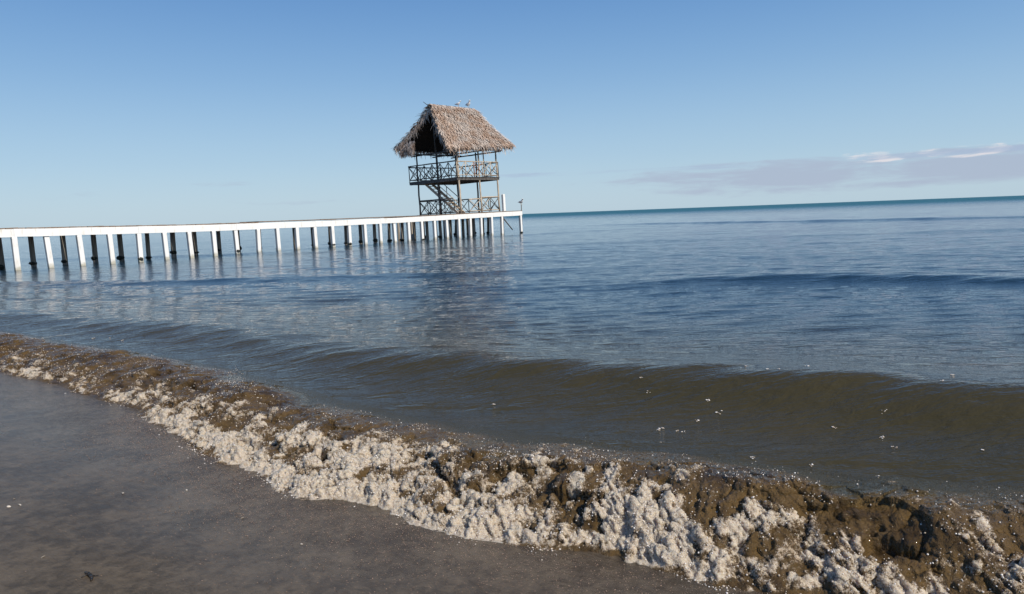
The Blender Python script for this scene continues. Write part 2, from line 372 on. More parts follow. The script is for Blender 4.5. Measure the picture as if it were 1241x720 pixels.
# ------------------------------------------------------------------ surf: the breaking wave along the sand
tx = [-11.0]
while tx[-1] < 4.2:
    tx.append(tx[-1]+(.0045 if tx[-1] > -2 else .0045+(-2-tx[-1])*.0016))
tx = np.array(tx); tyb = np.interp(tx, gx, gys); tsl = np.interp(tx, gx, gsm(gslope, 40)); nn = np.stack([-tsl, np.ones_like(tsl)], 1); nn /= np.linalg.norm(nn, axis=1)[:, None]
tt = np.concatenate([[0], np.cumsum(np.hypot(np.diff(tx), np.diff(tyb)))])
detail = (np.interp(tx, gx, gsm(gy, 4))-tyb)*nn[:, 1]+.05*vn(tt*2.3, tt*0, 31)+.03*vn(tt*7, tt*0, 32)+.018*vn(tt*19, tt*0, 33)+.010*vn(tt*48, tt*0, 34)
ss = np.concatenate([np.arange(-.02, .78, .0046), np.arange(.78, 1.45, .0085)])
T, Sg = np.meshgrid(tt, ss); TX = np.broadcast_to(tx, T.shape)
Hc = np.interp(TX, [-11, -6, -4, -2.5, -1, 0, .7, 1.5, 4], [.10, .12, .13, .13, .15, .18, .21, .24, .26])*(1+.22*vn(T*1.1, T*0, 41)+.10*vn(T*3.1, T*0, 42))
wd = np.interp(TX, [-11, -6, -4, -2.5, -1, 0, .7, 1.5, 4], [.85, .85, .78, .76, .72, .66, .60, .58, .58])   # distance toe -> crest
q = Sg/wd
prof = np.where(q < 1, .10*sst(q, .0, .14)+.40*sst(q, .05, .60)+.50*sst(q, .40, 1.0), 1-.40*sst(q, 1.02, 2.2))
env = sst(Sg, -.01, .16)*(1-.95*sst(q+.45*fbm(T*1.7, Sg*2.2, 3, 71), .85, 1.45))
# domes at four sizes, warped so that no row of cells shows
wx = T+.05*vn(T*6, Sg*6, 51)+.02*vn(T*17, Sg*17, 52); wy = Sg*1.15+.05*vn(T*6+9, Sg*6, 53)+.02*vn(T*17, Sg*17+5, 54)
disp = np.zeros_like(T); cav = np.zeros_like(T)
big = np.interp(TX, [-6, -2, 0, 1, 4], [.5, .7, .95, 1.2, 1.25])
d1, d2, idn = worley(T/.34+.25*vn(T*5, Sg*5, 56), Sg/.30+.25*vn(T*5+7, Sg*5, 57), 58)
disp += .058*big*(np.sqrt(np.clip(1-(d1/.9)**2, 0, 1))*(.3+idn)-.4)*sst(q, .1, .5)
for i, (sz, am) in enumerate(((.19, .034), (.09, .020))):
    d1, d2, idn = worley(wx/sz, wy/sz, 60+i)
    dome = np.sqrt(np.clip(1-(d1/.85)**2, 0, 1)); disp += am*(dome*(.45+.85*idn)-.42); cav += am*np.clip(.28-(d2-d1), 0, 1)
brk = sst(fbm(T*2.6, Sg*3.2, 3, 77), -.15, .45)          # where it is smoother glassy water instead of froth
smoothwater = sst(q, .55, 1.0)*brk
disp = disp*(1-.55*smoothwater)+smoothwater*.018*fbm(T*9, Sg*22, 3, 91)
pit = sst(fbm(T*5.5, Sg*8, 3, 83), .38, .60)*sst(Sg, .05, .2)*(1-sst(q, 1.0, 1.3))
z = prof*Hc+disp*env-pit*.06*env
z = np.where(Sg < .0, -.03+Sg, z); z = np.minimum(z, np.maximum(Sg+.01, 0)*1.5+.002)
rear = sst(q+.55*fbm(T*1.9, Sg*3, 4, 72), 1.0, 1.55)
over = (.55*np.clip(disp, -.02, .2)+.05*prof*(1+vn(T*4, Sg*3, 95)))*env
off = Sg+detail*(1-sst(Sg, 0, 1.2))-over
tw_ = np.gradient(disp, axis=1)
PX = tx[None, :]+nn[:, 0][None, :]*off; PY = tyb[None, :]+nn[:, 1][None, :]*off
PZ = z+np.clip(sand_z(PX, PY), 0, 1)
sea = sea_z(PX, PY); bk = sst(Sg, .95, 1.42); PZ = PZ*(1-bk)+(sea+.003)*bk-.035*sst(Sg, 1.38, 1.45)
wlim = np.interp(TX, [-11, -6, -4.2, -3, -1.8, -.8, .3, .9, 1.5, 2.2, 4], [.10, .14, .12, .24, .46, .50, .42, .30, .18, .12, .12])
foam = .44+(wlim-Sg)*1.6+.70*fbm(T*2.6, Sg*4, 4, 88)+.75*fbm(T*13, Sg*13, 3, 89)+disp*5
lace = np.clip(.12-np.abs(fbm(T*5, Sg*9, 3, 99)), 0, 1)*6*(1-sst(Sg, 1.15, 1.4))
foam = foam-.55*(1-sst(Sg, .0, .06+.03*vn(T*9, T*0, 3)))
foam = np.clip(np.maximum(foam, lace*.72*sst(q, .7, 1.1)), 0, 1)
# second stage: bubbles pushed out along the true normals, sized in space so that steep faces carry them too
def worley3(x, y, z_, seed):
    xi = np.floor(x); yi = np.floor(y); zi = np.floor(z_); d1 = np.full(x.shape, 9.); idn = np.zeros(x.shape)
    for i in (-1, 0, 1):
        for j in (-1, 0, 1):
            for k_ in (-1, 0, 1):
                cx = xi+i; cy = yi+j; cz = zi+k_
                h = _h(cx, cy, cz, seed); h2 = (h*7919.13) % 1; h3 = (h*104729.7) % 1
                d = (cx+h-x)**2+(cy+h2-y)**2+(cz+h3-z_)**2; new = d < d1; idn = np.where(new, (h*31337.7) % 1, idn); d1 = np.where(new, d, d1)
    return np.sqrt(d1), idn
def normals(PX, PY, PZ):
    du = np.stack([np.gradient(a, axis=1) for a in (PX, PY, PZ)], -1); dv = np.stack([np.gradient(a, axis=0) for a in (PX, PY, PZ)], -1)
    n = np.cross(du, dv); n /= np.linalg.norm(n, axis=-1, keepdims=True)+1e-12; return n
env2 = sst(Sg, .0, .06)*(1-sst(Sg, 1.2, 1.42))*(.22+.78*sst(foam, .30, .75))*(1-.85*rear)
for sz, am in ((.055, .0085), (.026, .0070), (.0125, .0050)):
    N_ = normals(PX, PY, PZ)
    for _ in range(2): N_[1:-1, 1:-1] = (N_[1:-1, 1:-1]*2+N_[:-2, 1:-1]+N_[2:, 1:-1]+N_[1:-1, :-2]+N_[1:-1, 2:])/6
    wv = .6*fbm(PX*11, PY*11+PZ*9, 2, int(sz*1000))
    d1, idn = worley3(PX/sz+wv, PY/sz-wv, PZ/sz+wv, int(sz*4000))
    dd = am*env2*(np.sqrt(np.clip(1-(d1/.95)**2, 0, 1))*(.3+1.0*idn)-.35)
    a_, b2_ = PX*.8/sz+PZ*.6/sz, PY*.8/sz-PZ*.7/sz
    dd = dd+1.15*am*env2*(fbm(a_+wv, b2_, 2, int(sz*900)+3)*1.6+1.1*(.35-np.abs(fbm(a_*.7+5, b2_*.7-wv, 2, int(sz*700)+9)))*2)
    dd = dd-1.5*am*env2*sst(fbm(a_*.55-9, b2_*.55+wv, 3, int(sz*500)+21), .22, .5)
    PX = PX+N_[..., 0]*dd; PY = PY+N_[..., 1]*dd; PZ = PZ+N_[..., 2]*dd; foam = np.clip(foam+dd*6*(foam > .2), 0, 1)
SURF = (PX, PY, PZ, foam, Sg, q)
o = mesh_np('surf_foam', np.stack([PX, PY, PZ], -1).reshape(-1, 3), grid_faces(*T.shape), M['surf'], attrs={'foam': foam.ravel(), 'rear': rear.ravel()})
tag(o, 'churned wave breaking on the sand, white froth below and brown water above', 'surf', kind='stuff')
print('surf verts', T.size)

# droplets and bubbles thrown up by the surf
phi = (1+5**.5)/2
ICV = np.array([(-1, phi, 0), (1, phi, 0), (-1, -phi, 0), (1, -phi, 0), (0, -1, phi), (0, 1, phi), (0, -1, -phi), (0, 1, -phi), (phi, 0, -1), (phi, 0, 1), (-phi, 0, -1), (-phi, 0, 1)])/math.hypot(1, phi)
ICF = np.array([(0, 11, 5), (0, 5, 1), (0, 1, 7), (0, 7, 10), (0, 10, 11), (1, 5, 9), (5, 11, 4), (11, 10, 2), (10, 7, 6), (7, 1, 8), (3, 9, 4), (3, 4, 2), (3, 2, 6), (3, 6, 8), (3, 8, 9), (4, 9, 5), (2, 4, 11), (6, 2, 10), (8, 6, 7), (9, 8, 1)])
def balls(name, P, rad, mat, squash=1.):
    n = len(P); sc = rad[:, None, None]*RNG.uniform(.75, 1.3, (n, 1, 3))*np.array([1, 1, squash])
    V = P[:, None, :]+ICV[None]*sc; F = ICF[None]+(np.arange(n)*12)[:, None, None]
    return mesh_np(name, V.reshape(-1, 3), F.reshape(-1, 3), mat)
nr, ncol = T.shape
wgt = (foam**1.5+.04)*(1-.9*rear)*(Sg > .02)*(Sg < 1.1)*np.gradient(tt)[None, :]*(1+3*np.clip(disp, 0, .05)/.05)
cdf = np.cumsum(wgt.ravel()); pick = np.searchsorted(cdf, RNG.uniform(0, cdf[-1], 30000))
P = np.stack([PX.ravel()[pick], PY.ravel()[pick], PZ.ravel()[pick]], 1)
up = RNG.exponential(.0035, len(P))*(RNG.uniform(0, 1, len(P)) < .6); P[:, 2] += up; P[:, :2] += RNG.normal(0, .004, (len(P), 2))
rad = .0011+.0034*RNG.uniform(0, 1, len(P))**2.2
CL = []
for x0, n0, hh, sp_ in ((-2.95, 200, .10, .30), (-4.4, 70, .06, .2), (.15, 120, .07, .25), (1.0, 90, .08, .25), (1.9, 90, .07, .3), (-1.2, 80, .06, .2), (-.35, 110, .06, .1)):
    i = int(np.searchsorted(tx, x0)); j = int(np.argmin(np.abs(q[:, i]-.95)))
    a = RNG.normal(0, 1, n0); b = np.abs(RNG.normal(0, 1, n0))
    CL.append(np.stack([PX[j, i]+a*sp_*.4+RNG.normal(0, .02, n0), PY[j, i]-a*sp_*.3+RNG.normal(0, .05, n0), PZ[j, i]+b*hh*np.exp(-a*a)*.8], 1))
CL = np.concatenate(CL); P = np.concatenate([P, CL]); rad = np.concatenate([rad, RNG.uniform(.0008, .0028, len(CL))])
tag(balls('spray_droplets', P, rad, M['drop']), 'fine white droplets and bubbles thrown up along the breaking wave', 'spray', kind='stuff')

n = 2600; ii = RNG.integers(0, ncol, n); ii = ii[tx[ii] > -6]; jj = int(np.searchsorted(ss, .02)); dd_ = RNG.exponential(.030, len(ii))
cl_ = sst(vn(tt[ii]*5, tt[ii]*0, 301), -.1, .5) > RNG.uniform(0, 1, len(ii)); ii = ii[cl_]; dd_ = dd_[cl_]
bx = PX[jj, ii]-nn[ii, 0]*dd_; by = PY[jj, ii]-nn[ii, 1]*dd_
tag(balls('shed_froth', np.stack([bx, by, sand_z(bx, by)+.001], 1), .0015+.0045*RNG.uniform(0, 1, len(bx))**2, M['drop'], .5), 'scraps of froth left on the wet sand in front of the wave', 'foam', kind='stuff')

# flecks of foam floating on the brown back of the wave
pts = np.stack([RNG.uniform(1.0, 5.0, 90), RNG.uniform(3.6, 6.4, 90)], 1)
sdist = shore_s(pts[:, 0], pts[:, 1]); pts = pts[(sdist > 1.2) & (sdist < 3.2)][:34]
pts = np.concatenate([pts, [[-.2, 5.6], [-5.9, 9.9], [-5.6, 9.7], [-6.2, 10.0], [-1.4, 5.5]]])
k = np.repeat(pts, 5, 0)+RNG.normal(0, .010, (len(pts)*5, 2)); zz = sea_z(k[:, 0], k[:, 1])
P = np.concatenate([k, zz[:, None]+.002], 1); tag(balls('foam_flecks', P, RNG.uniform(.003, .010, len(P)), M['drop'], .35), 'small white foam flecks floating on the brown water behind the surf', 'foam', kind='stuff')

# gravel grains on the sand at the foot of the surf
n = 16000; a = RNG.uniform(-3.4, 3.2, n); b = -np.abs(RNG.normal(0, .6, n)); yb = np.interp(a, gx, gys)+b
P = np.stack([a, yb, sand_z(a, yb)+.0004], 1)
mp, tp, bp = newmat('grit'); g_ = tp.nodes.new('ShaderNodeNewGeometry')
tp.links.new(mixc(tp, g_.outputs['Random Per Island'], (.05, .035, .028), (.42, .28, .20)), bp.inputs['Base Color']); bp.inputs['Roughness'].default_value = .35
tag(balls('sand_grit', P, RNG.uniform(.0010, .0026, n), mp, .7), 'coarse wet grit lying on the sand below the foam', 'grit', kind='stuff')

# ------------------------------------------------------------------ bmesh helpers
def box_bm(bm, size, M4=Matrix.Identity(4), bev=0.):
    b = bmesh.new(); bmesh.ops.create_cube(b, size=1); bmesh.ops.scale(b, vec=size, verts=b.verts)
    if bev: bmesh.ops.bevel(b, geom=list(b.edges), offset=bev, segments=1, affect='EDGES')
    b.transform(M4); me = bpy.data.meshes.new('t'); b.to_mesh(me); b.free(); bm.from_mesh(me); bpy.data.meshes.remove(me)
def bar_bm(bm, p, q_, r1, r2=None, n=8, wob=0.):
    """round pole from p to q, a little crooked"""
    p = Vector(p); q_ = Vector(q_); r2 = r1 if r2 is None else r2; d = q_-p; Q = d.to_track_quat('Z', 'Y'); L = d.length; rings = []
    K = max(1, int(L/.7)) if wob else 1
    for i in range(K+1):
        tq = i/K; cc = p+d*tq
        if 0 < i < K: cc += Q @ Vector((random.uniform(-wob, wob), random.uniform(-wob, wob), 0))
        rr = (r1*(1-tq)+r2*tq)*random.uniform(.94, 1.06)
        rings.append([bm.verts.new(cc+Q @ Vector((rr*math.cos(6.2832*j/n), rr*math.sin(6.2832*j/n), 0))) for j in range(n)])
    for a, b in zip(rings, rings[1:]):
        for j in range(n): bm.faces.new((a[j], a[(j+1) % n], b[(j+1) % n], b[j])).smooth = True
    bm.faces.new(rings[0][::-1]); bm.faces.new(rings[-1])
def obj(name, bm, mat, parent=None, loc=None):
    me = bpy.data.meshes.new(name); bm.to_mesh(me); bm.free(); me.materials.append(mat)
    o = bpy.data.objects.new(name, me); COL.objects.link(o)
    if parent: o.parent = parent
    if loc: o.location = loc
    return o
def boxo(name, size, c_, mat, parent, bev=.006, rot=None):
    bm = bmesh.new(); box_bm(bm, size, Matrix.Translation(c_) @ (rot or Matrix.Identity(4)), bev); return obj(name, bm, mat, parent)
def baro(name, p, q_, rr, mat, parent, r2=None, n=8, wob=0.):
    bm = bmesh.new(); bar_bm(bm, p, q_, rr, r2, n, wob); return obj(name, bm, mat, parent)
def inst(src, parent, loc, rot=None, scale=None):
    o = src.copy(); COL.objects.link(o); o.parent = parent; o.location = loc
    if rot: o.rotation_euler = rot
    if scale: o.scale = scale
    return o

# ------------------------------------------------------------------ pier: local X runs out to sea along it, local Y across it, away from the beach
PZ0 = R(90-38.5); SPC = 1.26
pier = empty('pier', (-21.0, 29.2, 0), PZ0)
tag(pier, 'long low white pier on rows of posts running out to the thatched tower', 'pier')
KI = [-10, 0, 6, 12, 18, 22, 26, 28, 30]; KZ = [1.82, 1.76, 1.65, 1.625, 1.66, 1.73, 1.80, 1.83, 1.83]
def dz(i): return float(np.interp(i, KI, KZ))
END = 28*SPC
# white edge beams, cast in lengths that butt over the posts
for a in range(-8, 28, 4):
    x0, x1 = a*SPC, min(a+4, 28)*SPC
    for w, mt, hh, nm in ((0., M['white'], .335, 'edge_beam'), (2.0, M['darkwood'], .26, 'rear_beam')):
        if w and a > 19: continue
        bm = bmesh.new(); K = 4
        for side in range(K):
            pass
        vs = []
        for j in range(K+1):
            x = x0+.003+(x1-x0-.006)*j/K + (.10 if (j == K and x1 >= END-.01) else 0); zt = dz(x/SPC)+random.uniform(-.008, .008)
            vs.append([bm.verts.new((x, w+yy, z_)) for yy, z_ in ((-.10, zt-.01), (-.09, zt), (.09, zt), (.10, zt-.01), (.10, zt-hh), (-.10, zt-hh))])
        for A_, B_ in zip(vs, vs[1:]):
            for j in range(6): bm.faces.new((A_[j], A_[(j+1) % 6], B_[(j+1) % 6], B_[j]))
        bm.faces.new(vs[0]); bm.faces.new(vs[-1][::-1]); bmesh.ops.recalc_face_normals(bm, faces=bm.faces)
        obj(nm, bm, mt, pier)
bm = bmesh.new(); box_bm(bm, (.2, .20, 1), bev=.012); wp = obj('post', bm, M['white'], pier); first = True
bm = bmesh.new(); bar_bm(bm, (0, 0, -.5), (0, 0, .5), .13, .115, 10, .01); dp = obj('rear_pile', bm, M['pile'], pier); firstd = True
bm = bmesh.new(); bmesh.ops.create_icosphere(bm, subdivisions=2, radius=.19)
for v in bm.verts: v.co *= 1+.22*random.uniform(-1, 1); v.co.z *= .8
gr = obj('mussel_clump', bm, M['growth'], None); firstg = True
for i in range(-8, 29):
    if i == 27: continue
    top = dz(i)-.337; hgt = top+2.2; lean_ = (random.gauss(0, .012), random.gauss(-.025 if i < 4 else -.01, .012), 0)
    loc = (i*SPC, 0, top-hgt/2)
    if first: wp.location = loc; wp.rotation_euler = lean_; wp.scale = (1, 1, hgt); first = False; P_ = wp
    else: P_ = inst(wp, pier, loc, lean_, (1, 1, hgt))
    if i < 21:
        top = dz(i)-.262; hgt = top+2.2; loc = (i*SPC+random.gauss(0, .03), 2.0, top-hgt/2)
        lean_ = (random.gauss(0, .015), random.gauss(-.02, .015), random.uniform(0, 3)); sw = random.uniform(.9, 1.12)
        if firstd: dp.location = loc; dp.rotation_euler = lean_; dp.scale = (sw, sw, hgt); firstd = False; Q_ = dp
        else: Q_ = inst(dp, pier, loc, lean_, (sw, sw, hgt))
        if random.random() < .75:
            gl = (loc[0]+random.gauss(0, .03), 2.0-.02, random.uniform(.06, .26)); sc = (random.uniform(.75, 1.05),)*2+(random.uniform(.5, 1.1),)
            if firstg: gr.parent = pier; gr.location = gl; gr.scale = sc; firstg = False
            else: inst(gr, pier, gl, (0, 0, random.uniform(0, 6)), sc)
    if i in (4, 8, 13, 14, 19, 28):
        inst(gr, pier, (i*SPC-.02, -.06, random.uniform(.05, .2)), (0, 0, random.uniform(0, 6)), (.62, .62, random.uniform(.4, .7)))
# cross beams under the deck
bm = bmesh.new(); box_bm(bm, (.16, 1.78, .2), bev=.01); xb = obj('cross_beam', bm, M['darkwood'], pier); xb.location = (-8*SPC, 1.0, dz(-8)-.14)
for i in range(-7, 21): inst(xb, pier, (i*SPC, 1.0, dz(i)-.14))
# platform that carries the tower: wider than the walkway
PW = 5.1; PX0 = 20.9*SPC
for w in (2.0, 3.6, PW):
    bm = bmesh.new(); box_bm(bm, (END-PX0-.02, .16, .24), Matrix.Translation(((END+PX0)/2, w, 1.62)), .01); obj('platform_beam', bm, M['darkwood'], pier)
for i in range(21, 29):
    if i == 27: continue
    inst(xb, pier, (i*SPC, 1.0, 1.60))
    for w in (2.0, 3.6, PW):
        top = 1.5; hgt = top+2.2
        inst(dp, pier, (i*SPC+random.gauss(0, .06), w, top-hgt/2), (random.gauss(0, .02), random.gauss(0, .02), random.uniform(0, 3)), (1, 1, hgt))
        if random.random() < .5: inst(gr, pier, (i*SPC, w, .1), (0, 0, random.uniform(0, 6)), (.8, .8, .8))
bm = bmesh.new(); bar_bm(bm, (END-2.2, .2, 1.45), (END-.9, .2, .35), .05, .04, 8); obj('diagonal_brace', bm, M['darkwood'], pier)
# deck boards, laid across the pier
bm = bmesh.new(); box_bm(bm, (.225, 1.98, .045), bev=.005); pb = obj('deck_plank', bm, M['plank'], pier); n0 = 0; x = -8*SPC
while x < 20.9*SPC-.1:
    i = x/SPC; lift = .045 if 9.0 < i < 17.6 else .0; loc = (x+.12, 1.04+random.gauss(0, .012), dz(i)+.026+lift+random.uniform(-.006, .012))
    ro = (random.gauss(0, .004), random.gauss(0, .012), random.gauss(0, .008))
    if n0 == 0: pb.location = loc; pb.rotation_euler = ro
    else: inst(pb, pier, loc, ro)
    n0 += 1; x += .24
bm = bmesh.new(); box_bm(bm, (.225, PW+.14, .045), bev=.005); pb2 = obj('platform_plank', bm, M['plank'], pier); n0 = 0
while x < END+.02:
    loc = (x+.12, (PW+.14)/2-.02, dz(x/SPC)+.028+random.uniform(-.005, .010)); ro = (random.gauss(0, .0015), random.gauss(0, .012), random.gauss(0, .003))
    if n0 == 0: pb2.location = loc; pb2.rotation_euler = ro
    else: inst(pb2, pier, loc, ro)
    n0 += 1; x += .24

# ------------------------------------------------------------------ watch tower
U0, W0, TL, TW = 28.45, .35, 4.55, 4.35          # near corner along / across the pier, length, width
A_ = R(38.5); av = Vector((math.sin(A_), math.cos(A_), 0)); pv = Vector((-math.cos(A_), math.sin(A_), 0)); P0 = Vector((-21.0, 29.2, 0))
base = P0+av*(U0+TL/2)+pv*(W0+TW/2)+Vector((0, 0, 1.80))
tower = empty('watchtower'); tower.matrix_world = Matrix.Translation(base) @ Matrix.Rotation(R(-1.6), 4, 'Y') @ Matrix.Rotation(PZ0, 4, 'Z')
tag(tower, 'open two-storey timber lookout tower with a shaggy palm thatch roof at the pier end', 'watchtower')
hx, hy = TL/2, TW/2; F2, EV = 2.72, 5.0          # upper floor, wall plate
# posts: three along each side
for ix, x in enumerate((-hx, 0.1, hx)):
    for iy, y in enumerate((-hy, 0., hy)):
        if ix == 1 and iy == 1: continue
        lit = iy == 0 and ix == 0
        mt = M['tan'] if iy == 0 else M['darkwood']  # sunlit row pale, shaded rows dark, painted through the wood colour
        baro('post', (x, y, .0), (x+random.uniform(-.05, .05), y+random.uniform(-.03, .03), EV-.15), (.078 if lit else .070), mt, tower, (.066 if lit else .058), 9, .02)
baro('post', (hx*.34, -hy+.05, F2), (hx*.34, -hy+.05, EV-.2), .05, M['tan'], tower, .045, 8, .01)
# upper floor: joists and planks; it reaches 0.9 m past the posts on the gable side
fx0, fx1, fy0, fy1 = -hx-.25, hx+.15, -hy-.12, hy+.75
for y in (fy0+.1, -.05, hy, fy1-.1): boxo('floor_joist', (fx1-fx0, .09, .18), ((fx0+fx1)/2, y, F2-.16), M['darkwood'], tower)
for x in (fx0+.05, fx1-.05): boxo('floor_trimmer', (.09, fy1-fy0-.3, .22), (x, (fy0+fy1)/2, F2-.163), M['darkwood'], tower)
nb = 22; wdt = (fx1-fx0)/nb
bm = bmesh.new(); box_bm(bm, (wdt-.012, fy1-fy0, .045), bev=.004); fpk = obj('floor_plank', bm, M['darkwood'], tower)
for i in range(nb):
    loc = (fx0+wdt*(i+.5), (fy0+fy1)/2+random.gauss(0, .015), F2-.044+random.uniform(-.003, .006))
    if i == 0: fpk.location = loc
    else: inst(fpk, tower, loc)
# railings with crossed braces: each side a railing of its own
def railing(p, q_, z0, h, bays, mats, over=0.):
    rl = empty('railing', parent=tower); p = Vector((*p, z0)); q_ = Vector((*q_, z0)); d = (q_-p)
    up_ = Vector((0, 0, 1)); e = d.normalized()*over; mt = mats[0]
    baro('top_rail', p-e+up_*h, q_+e+up_*(h+.02), .048, mt, rl, .042, 8, .01)
    baro('bottom_rail', p+up_*.12, q_+up_*.12, .035, mt, rl, .035, 6, .01)
    for i in range(bays+1):
        m_ = mats[min(i, bays-1) % len(mats)]
        if 0 < i < bays or over: baro('baluster', p+d*(i/bays), p+d*(i/bays)+up_*(h-.02), .036, m_, rl, .032, 6)
    nrm = Vector((-d.y, d.x, 0)).normalized()*.028
    for i in range(bays):
        a, b = p+d*((i+.05)/bays), p+d*((i+.95)/bays); m_ = mats[i % len(mats)]
        baro('brace', a+up_*.14+nrm, b+up_*(h-.08)+nrm, .030, m_, rl, .026, 6)
        baro('brace', b+up_*.14-nrm, a+up_*(h-.08)-nrm, .030, m_, rl, .026, 6)
    return rl
D, T_, RR = M['darkwood'], M['tan'], M['rustrail']
railing((fx0+.06, fy0+.06), (fx0+.06, fy1-.06), F2, 1.17, 6, [D], .05)
railing((fx0+.06, fy0+.06), (fx1-.06, fy0+.06), F2, 1.12, 5, [T_, T_, RR, T_, T_], .02)
railing((fx0+.06, fy1-.06), (fx1-.06, fy1-.06), F2, 1.12, 4, [D], .02)
railing((fx1-.06, fy0+.06), (fx1-.06, fy1-.06), F2, 1.12, 4, [D], .02)
railing((-hx, -hy+.75), (-hx, hy), .02, 1.15, 4, [D])
railing((.12, -hy), (hx, -hy), .02, 1.12, 2, [T_, D])
railing((-hx+.95, -hy), (.08, -hy), .02, 1.0, 1, [T_])
railing((-hx, hy), (hx, hy), .02, 1.12, 4, [D])
railing((hx, -hy), (hx, hy), .02, 1.12, 4, [D])
# stair inside the gable side, from the near corner up to the far side
st = empty('staircase', parent=tower)
a0, a1 = Vector((-hx+.28, -hy+.55, .0)), Vector((-hx+.28, hy-.35, F2-.1))
for dx in (0, .72):
    a = a0+Vector((dx, 0, 0)); b = a1+Vector((dx, 0, 0)); d = b-a
    ang = math.atan2(d.z, d.y)
    boxo('stringer', (.05, d.length, .20), (a+b)/2, T_, st, .004, Matrix.Rotation(ang, 4, 'X'))
    baro('handrail', a+Vector((0, 0, .85)), b+Vector((0, 0, .85)), .03, D if dx else T_, st, .028, 6)
    for k_ in (0.1, .5, .9): baro('handrail_post', a+d*k_, a+d*k_+Vector((0, 0, .86)), .028, D, st, .025, 6)
bm = bmesh.new(); box_bm(bm, (.66, .24, .04), bev=.004); tr = obj('tread', bm, T_, st)
for i in range(11):
    c_ = a0+(a1-a0)*((i+.7)/11.5)+Vector((.36, 0, .05))
    if i == 0: tr.location = c_
    else: inst(tr, st, c_)

# roof: ridge and eaves, thick underlay, rafters, and thousands of palm leaf strips
roof = empty('roof', parent=tower)
ZR, ZE = 8.15, 4.78
RL, RR_ = Vector((-hx-.15, .0, ZR+.05)), Vector((hx+.35, .05, ZR+.1))
FL, FR = Vector((-hx-1.35, -hy-.38, ZE+.02)), Vector((hx+1.05, -hy-.9, ZE+.32))
BL, BR = Vector((-hx-1.05, hy+1.1, ZE+.55)), Vector((hx+1.0, hy+.9, ZE+.4))
def slab(name, a, b, c_, d, th, mat):
    """a,b ridge; c,d eave; slab with thickness"""
    n = (b-a).cross(d-a).normalized();
    if n.z < 0: n = -n
    bm = bmesh.new(); K, J = 10, 8; top, bot = [], []
    for i in range(K+1):
        for j in range(J+1):
            pt = (a*(1-i/K)+b*(i/K))*(1-j/J)+(d*(1-i/K)+c_*(i/K))*(j/J)
            pt = pt-n*.16*math.sin(math.pi*j/J)
            top.append(bm.verts.new(pt+n*random.uniform(-.03, .03))); bot.append(bm.verts.new(pt-n*th))
    g = lambda L_, i, j: L_[i*(J+1)+j]
    for i in range(K):
        for j in range(J):
            bm.faces.new((g(top, i, j), g(top, i+1, j), g(top, i+1, j+1), g(top, i, j+1))); bm.faces.new((g(bot, i, j+1), g(bot, i+1, j+1), g(bot, i+1, j), g(bot, i, j)))
    for i in range(K):
        for j in (0, J): bm.faces.new((g(top, i, j), g(bot, i, j), g(bot, i+1, j), g(top, i+1, j)))
    for j in range(J):
        for i in (0, K): bm.faces.new((g(top, i, j), g(top, i, j+1), g(bot, i, j+1), g(bot, i, j)))
    bmesh.ops.recalc_face_normals(bm, faces=bm.faces); obj(name, bm, mat, roof); return n
def strips(name, rows, gen, mat):
    V, F = [], []
    for (p_, dn, sd_, L, w_, n_) in rows:
        k0 = len(V); mid = p_+dn*L*.5+n_*random.uniform(.0, .06)+sd_*random.uniform(-.05, .05); tip = p_+dn*L+sd_*random.uniform(-.12, .12)-n_*random.uniform(-.05, .06)
        V += [p_-sd_*w_*.5, p_+sd_*w_*.5, mid+sd_*w_*.5, mid-sd_*w_*.5, tip+sd_*w_*.12, tip-sd_*w_*.12]
        F += [(k0, k0+1, k0+2, k0+3), (k0+3, k0+2, k0+4, k0+5)]
    me_o = mesh_np(name, [tuple(v) for v in V], F, mat, roof, False); me_o['kind'] = 'stuff'; return me_o
def cover(name, a, b, c_, d, rows_n, per):
    n = slab('roof_underlay', a, b, c_, d, .16, M['under']); rows = []
    for i in range(rows_n):
        v0 = i/rows_n
        for j in range(per):
            v = v0+random.betavariate(1.2, 3)*1.3/rows_n; uq = random.uniform(-.012, 1.012)
            A1 = a*(1-uq)+b*uq; B1 = d*(1-uq)+c_*uq; dn = (B1-A1).normalized(); vv = min(1.0, max(-.01, v)); p_ = A1*(1-vv)+B1*vv-n*.16*math.sin(math.pi*vv)
            sd_ = n.cross(dn).normalized(); tw = random.gauss(0, .34); dd = (dn*math.cos(tw)+sd_*math.sin(tw)+n*random.uniform(-.02, .34)).normalized()
            if vv > .93: dd = (dd+Vector((0, 0, -.35))*random.random()).normalized()
            rows.append((p_+n*random.uniform(.01, .14), dd, sd_, random.uniform(.28, .62), random.uniform(.025, .075), n))
    strips(name, rows, None, M['thatch']); return n
n1 = cover('thatch', RL, RR_, FR, FL, 13, 640)
n2 = cover('thatch', RR_, RL, BL, BR, 12, 340)
